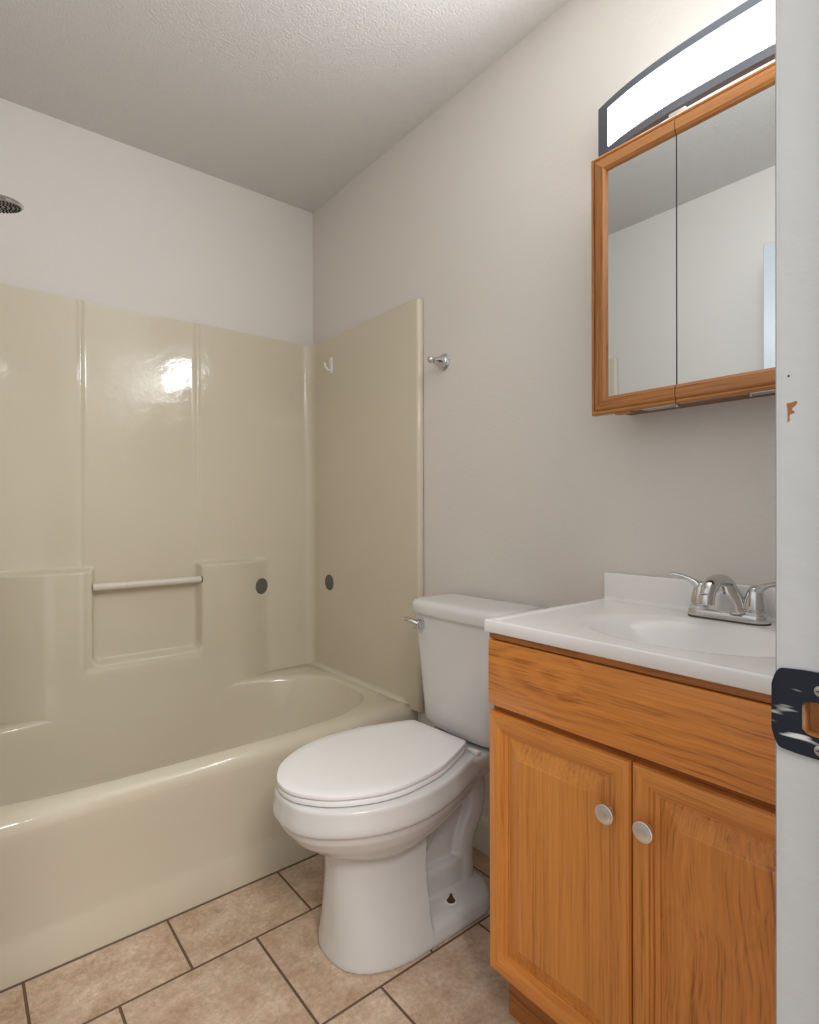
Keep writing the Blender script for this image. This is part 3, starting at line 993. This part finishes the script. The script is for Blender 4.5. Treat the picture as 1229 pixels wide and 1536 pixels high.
for s in (1, -1):
    cy = FY + s * HY
    bm = B()
    add_lathe(bm, [(0.012, 0.0225), (0.024, 0.0220), (0.025, 0.0195), (0.027, 0.0195), (0.0285, 0.0215), (0.036, 0.0212), (0.050, 0.0185), (0.062, 0.0145), (0.070, 0.0105), (0.074, 0.0055), (0.075, 0.0001)], (FX, cy, ZC), (0, 0, 1), 32)
    h = obj('handle', bm, M_CHROME, fau)
    bm = B()
    pth2 = catmull([(FX + 0.000, cy - s * 0.004, ZC + 0.052), (FX - 0.004, cy + s * 0.012, ZC + 0.070), (FX - 0.008, cy + s * 0.030, ZC + 0.080), (FX - 0.012, cy + s * 0.052, ZC + 0.085), (FX - 0.013, cy + s * 0.060, ZC + 0.0855)], 7)
    add_tube(bm, pth2, lerp_list([0.013, 0.0095, 0.0075, 0.0075, 0.0068], len(pth2)), 18, flat=lerp_list([0.9, 0.75, 0.6, 0.55, 0.5], len(pth2)), upv=(0, 0, 1))
    obj('lever', bm, M_CHROME, h, angle=180)

# ---------------------------------------------------------------- medicine cabinet
MZ0, MZ1, MYL = 1.2905, 1.8895, -1.546
XM = -0.130
MW = 0.200
med = thing('medicine_cabinet', (0, -1.846, MZ0), 'oak framed medicine cabinet with mirrored doors on the wall above the sink', 'cabinet')
bm = B(); add_box(bm, -0.108, -0.0005, MYL - 3 * MW + 0.022, MYL - 0.026, MZ0 + 0.0105, MZ1 - 0.014)
obj('cabinet_body', bm, M_FIBRE, med, smooth=False)
XMB = -0.1085
mprof = [(0.0, XMB), (0.0, XM + 0.007), (0.0012, XM + 0.0035), (0.004, XM + 0.0022), (0.0068, XM + 0.0028), (0.0085, XM + 0.0052), (0.0100, XM + 0.003), (0.013, XM + 0.0005), (0.016, XM), (0.033, XM), (0.036, XM + 0.003), (0.038, XM + 0.004), (0.0405, XM + 0.010), (0.0405, XMB)]
def med_door(idx):
    yb = MYL - idx * MW - (0.0008 if idx else 0)
    ya = MYL - (idx + 1) * MW + 0.0008
    bm = B()
    # mirror pane lies against the rebate, frame members around it where the door has them
    far = 0.0402 if idx == 0 else 0.0
    near = 0.0402 if idx == 2 else 0.0
    add_box(bm, XM + 0.0095, XM + 0.0135, ya + near, yb - far, MZ0 + 0.0402, MZ1 - 0.0402)
    back = obj('door', bm, M_MIRROR, med, smooth=False)
    Z0, Z1 = MZ0, MZ1
    ends = (Z0, Z1)
    def rail(side):
        rings = []
        for e in (0, 1):   # near (ya) then far (yb) end
            ring = []
            for i, x in mprof:
                y = ya if e == 0 else yb
                if e == 1 and idx == 0: y = yb - i
                if e == 0 and idx == 2: y = ya + i
                ring.append((x, y, (Z0 + i) if side == 'bottom' else (Z1 - i)))
            rings.append(ring)
        bm = B(); add_loft(bm, rings)
        obj('rail', bm, W_CAB_H, back, angle=30)
    rail('top'); rail('bottom')
    if idx == 0:
        bm = B(); frame_piece(bm, ya, yb, Z0, Z1, mprof, 'far')
        obj('stile', bm, W_CAB_V, back, angle=30)
    if idx == 2:
        bm = B(); frame_piece(bm, ya, yb, Z0, Z1, mprof, 'near')
        obj('stile', bm, W_CAB_V, back, angle=30)
    if idx < 2:    # dark edge of the glass at the meeting line
        bm = B(); add_box(bm, XM + 0.0088, XM + 0.014, ya - 0.0012, ya + 0.0008, MZ0 + 0.0402, MZ1 - 0.0402)
        obj('edge_seal', bm, M_DARK, back, smooth=False)
    return back
for i in range(3):
    med_door(i)
# leaf hinges showing under the doors and the knuckle clip on top
for y0, y1 in ((-1.742, -1.668), (-1.985, -1.884)):
    bm = B()
    add_box(bm, XM + 0.010, XM + 0.036, y0, y1, MZ0 - 0.0022, MZ0 - 0.0002)
    hg = obj('hinge_leaf', bm, M_GREYMETAL, med, smooth=False)
    bm = B()
    add_lathe(bm, [(0, 0.003), (0.012, 0.003)], (XM + 0.018, y1 if y0 < -1.9 else y0, MZ0 - 0.006), (0, 0, 1), 12)
    obj('hinge_pin', bm, M_GREYMETAL, hg)
bm = B(); add_box(bm, XM + 0.009, XM + 0.045, -1.764, -1.728, MZ1 - 0.004, MZ1 + 0.012, 0.003, 2)
cl = obj('hinge_clip', bm, M_CLIP, med)
bm = B(); add_lathe(bm, [(0, 0.004), (0.0015, 0.004), (0.002, 0.001)], (XM + 0.018, -1.738, MZ1 + 0.0118), (0, 0, 1), 14)
obj('screw', bm, M_GREYMETAL, cl)
bm = B(); add_box(bm, XM + 0.012, XM + 0.028, -1.640, -1.600, MZ0 - 0.004, MZ0 + 0.002, 0.002, 1)
obj('finger_pull', bm, W_CAB_H, med)

# ---------------------------------------------------------------- vanity light
LY, LHW = -1.818, 0.303
LZ0, LZ1 = 1.930, 2.061
lamp = thing('vanity_light', (0, LY, LZ0), 'lit white bowed bath bar light with dark steel frame above the mirrored cabinet', 'lamp')
def bow(y):
    t = abs((y - LY) / LHW)
    return -0.047 - 0.041 * (1 - min(1, t) ** 2.6)
def bowed_slab(bm, y0, y1, z0, z1, off0, off1, n=28):
    rings = []
    for k in range(n + 1):
        y = y0 + (y1 - y0) * k / n
        x = bow(y)
        rings.append([(x - off0, y, z0), (x - off0, y, z1), (x - off1, y, z1), (x - off1, y, z0)])
    add_loft(bm, rings)
ya, yb = LY - LHW, LY + LHW
bm = B()
bowed_slab(bm, ya, yb, LZ1 - 0.020, LZ1, -0.016, 0.0)
bowed_slab(bm, ya, yb, LZ0, LZ0 + 0.018, -0.016, 0.0)
bowed_slab(bm, ya, ya + 0.034, LZ0 + 0.018, LZ1 - 0.020, -0.016, 0.0, 6)
bowed_slab(bm, yb - 0.034, yb, LZ0 + 0.018, LZ1 - 0.020, -0.016, 0.0, 6)
obj('frame', bm, M_STEEL, lamp, smooth=False)
bm = B()
add_box(bm, -0.026, -0.0005, LY - 0.20, LY + 0.20, LZ0 + 0.012, LZ1 - 0.012, 0.002)
obj('backplate', bm, M_WHITEPL, lamp)
bm = B()
add_lathe(bm, [(0, 0.0085), (0.44, 0.0085)], (-0.046, LY - 0.22, (LZ0 + LZ1) / 2), (0, 1, 0), 16)
obj('tube', bm, M_TUBE, lamp)
bm = B()
bowed_slab(bm, ya + 0.034, yb - 0.034, LZ0 + 0.018, LZ1 - 0.020, -0.014, 0.0012)
df = obj('diffuser', bm, M_LIT, lamp, smooth=False)
df.data.materials.append(M_WHITEPL)      # its inner face, edges and ends do not glow
for p in df.data.polygons:
    if p.normal.x > -0.5:
        p.material_index = 1

# ---------------------------------------------------------------- strike plate
stp = thing('strike_plate', (XJ, -2.168, 0.912), 'worn black door strike plate screwed to the white jamb at right', 'strike plate')
zt, zb_ = 0.9425, 0.8825
zc_ = (zt + zb_) / 2
def pl_half(y):
    "half height; top and bottom edges bow in towards the lip"
    t = max(0.0, (y + 2.1745) / 0.030)
    e = max(0.0, (y + 2.1525) / 0.008)
    return 0.0330 - 0.0025 * t ** 2 - 0.013 * e ** 2.5
ys = frange(-2.2085, -2.1465, 0.0031)
h0, h1 = -2.1905, -2.1655       # latch hole
hz0, hz1 = 0.8955, 0.9225
bm = B()
def xlip(y):
    "plate lies on the jamb, its lip curls back round the edge"
    if y < -2.1525: return XJ - 0.0020
    t = (y + 2.1525) / 0.008
    return XJ - 0.0020 + 0.0006 * t * t
def face_grid(zfun0, zfun1, yy):
    for off in (0.0, 0.0014):
        add_loft(bm, [[(xlip(y) + off, y, zfun0(y) + (zfun1(y) - zfun0(y)) * k / 5) for k in range(6)] for y in yy], False, False, closed=False)
lo_y = [y for y in ys if y <= h0] + [h0]
mid_y = [h0] + [y for y in ys if h0 < y < h1] + [h1]
hi_y = [h1] + [y for y in ys if h1 < y < -2.1535] + frange(-2.1525, -2.1445, 0.001)
face_grid(lambda y: zc_ - pl_half(y), lambda y: zc_ + pl_half(y), lo_y)
face_grid(lambda y: zc_ - pl_half(y), lambda y: hz0 + 0.004 * (2 * abs((y - (h0 + h1) / 2) / (h1 - h0))) ** 4, mid_y)
face_grid(lambda y: hz1 - 0.004 * (2 * abs((y - (h0 + h1) / 2) / (h1 - h0))) ** 4, lambda y: zc_ + pl_half(y), mid_y)
face_grid(lambda y: zc_ - pl_half(y), lambda y: zc_ + pl_half(y), hi_y)
# rim closing the plate's outline
yy = sorted(set(lo_y + mid_y + hi_y))
loop = [(y, zc_ - pl_half(y)) for y in yy] + [(y, zc_ + pl_half(y)) for y in yy[::-1]]
add_loft(bm, [[(xlip(y), y, z) for y, z in loop], [(xlip(y) + 0.0014, y, z) for y, z in loop]], False, False)
bmesh.ops.remove_doubles(bm, verts=bm.verts, dist=0.00005)
obj('plate', bm, M_STRIKE, stp, smooth=True, angle=50)
bm = B()      # raw mortise lining behind the plate's opening
add_box(bm, XJ + 0.0125, XJ + 0.0165, LH0 + 0.0002, LH1 - 0.0002, LZA + 0.0002, LZB - 0.0002)
add_box(bm, XJ + 0.0006, XJ + 0.0125, LH0 + 0.0002, LH1 - 0.0002, LZA + 0.0002, LZA + 0.0014)
add_box(bm, XJ + 0.0006, XJ + 0.0125, LH1 - 0.0014, LH1 - 0.0002, LZA + 0.0014, LZB - 0.0002)
obj('latch_recess', bm, M_RAW, stp, smooth=False)
for z in (0.9315, 0.8865):
    bm = B()
    add_lathe(bm, [(0, 0.0042), (0.0006, 0.0040), (0.0012, 0.0028), (0.0013, 0.0001)], (XJ - 0.0018, -2.1775, z), (-1, 0, 0), 24)
    s = obj('screw', bm, M_GREYMETAL, stp)
    bm = B()
    add_box(bm, XJ - 0.0034, XJ - 0.0026, -2.1775 - 0.0022, -2.1775 + 0.0022, z - 0.0005, z + 0.0005)
    add_box(bm, XJ - 0.0034, XJ - 0.0026, -2.1775 - 0.0005, -2.1775 + 0.0005, z - 0.0022, z + 0.0022)
    obj('screw_slot', bm, M_DARK, s, smooth=False)
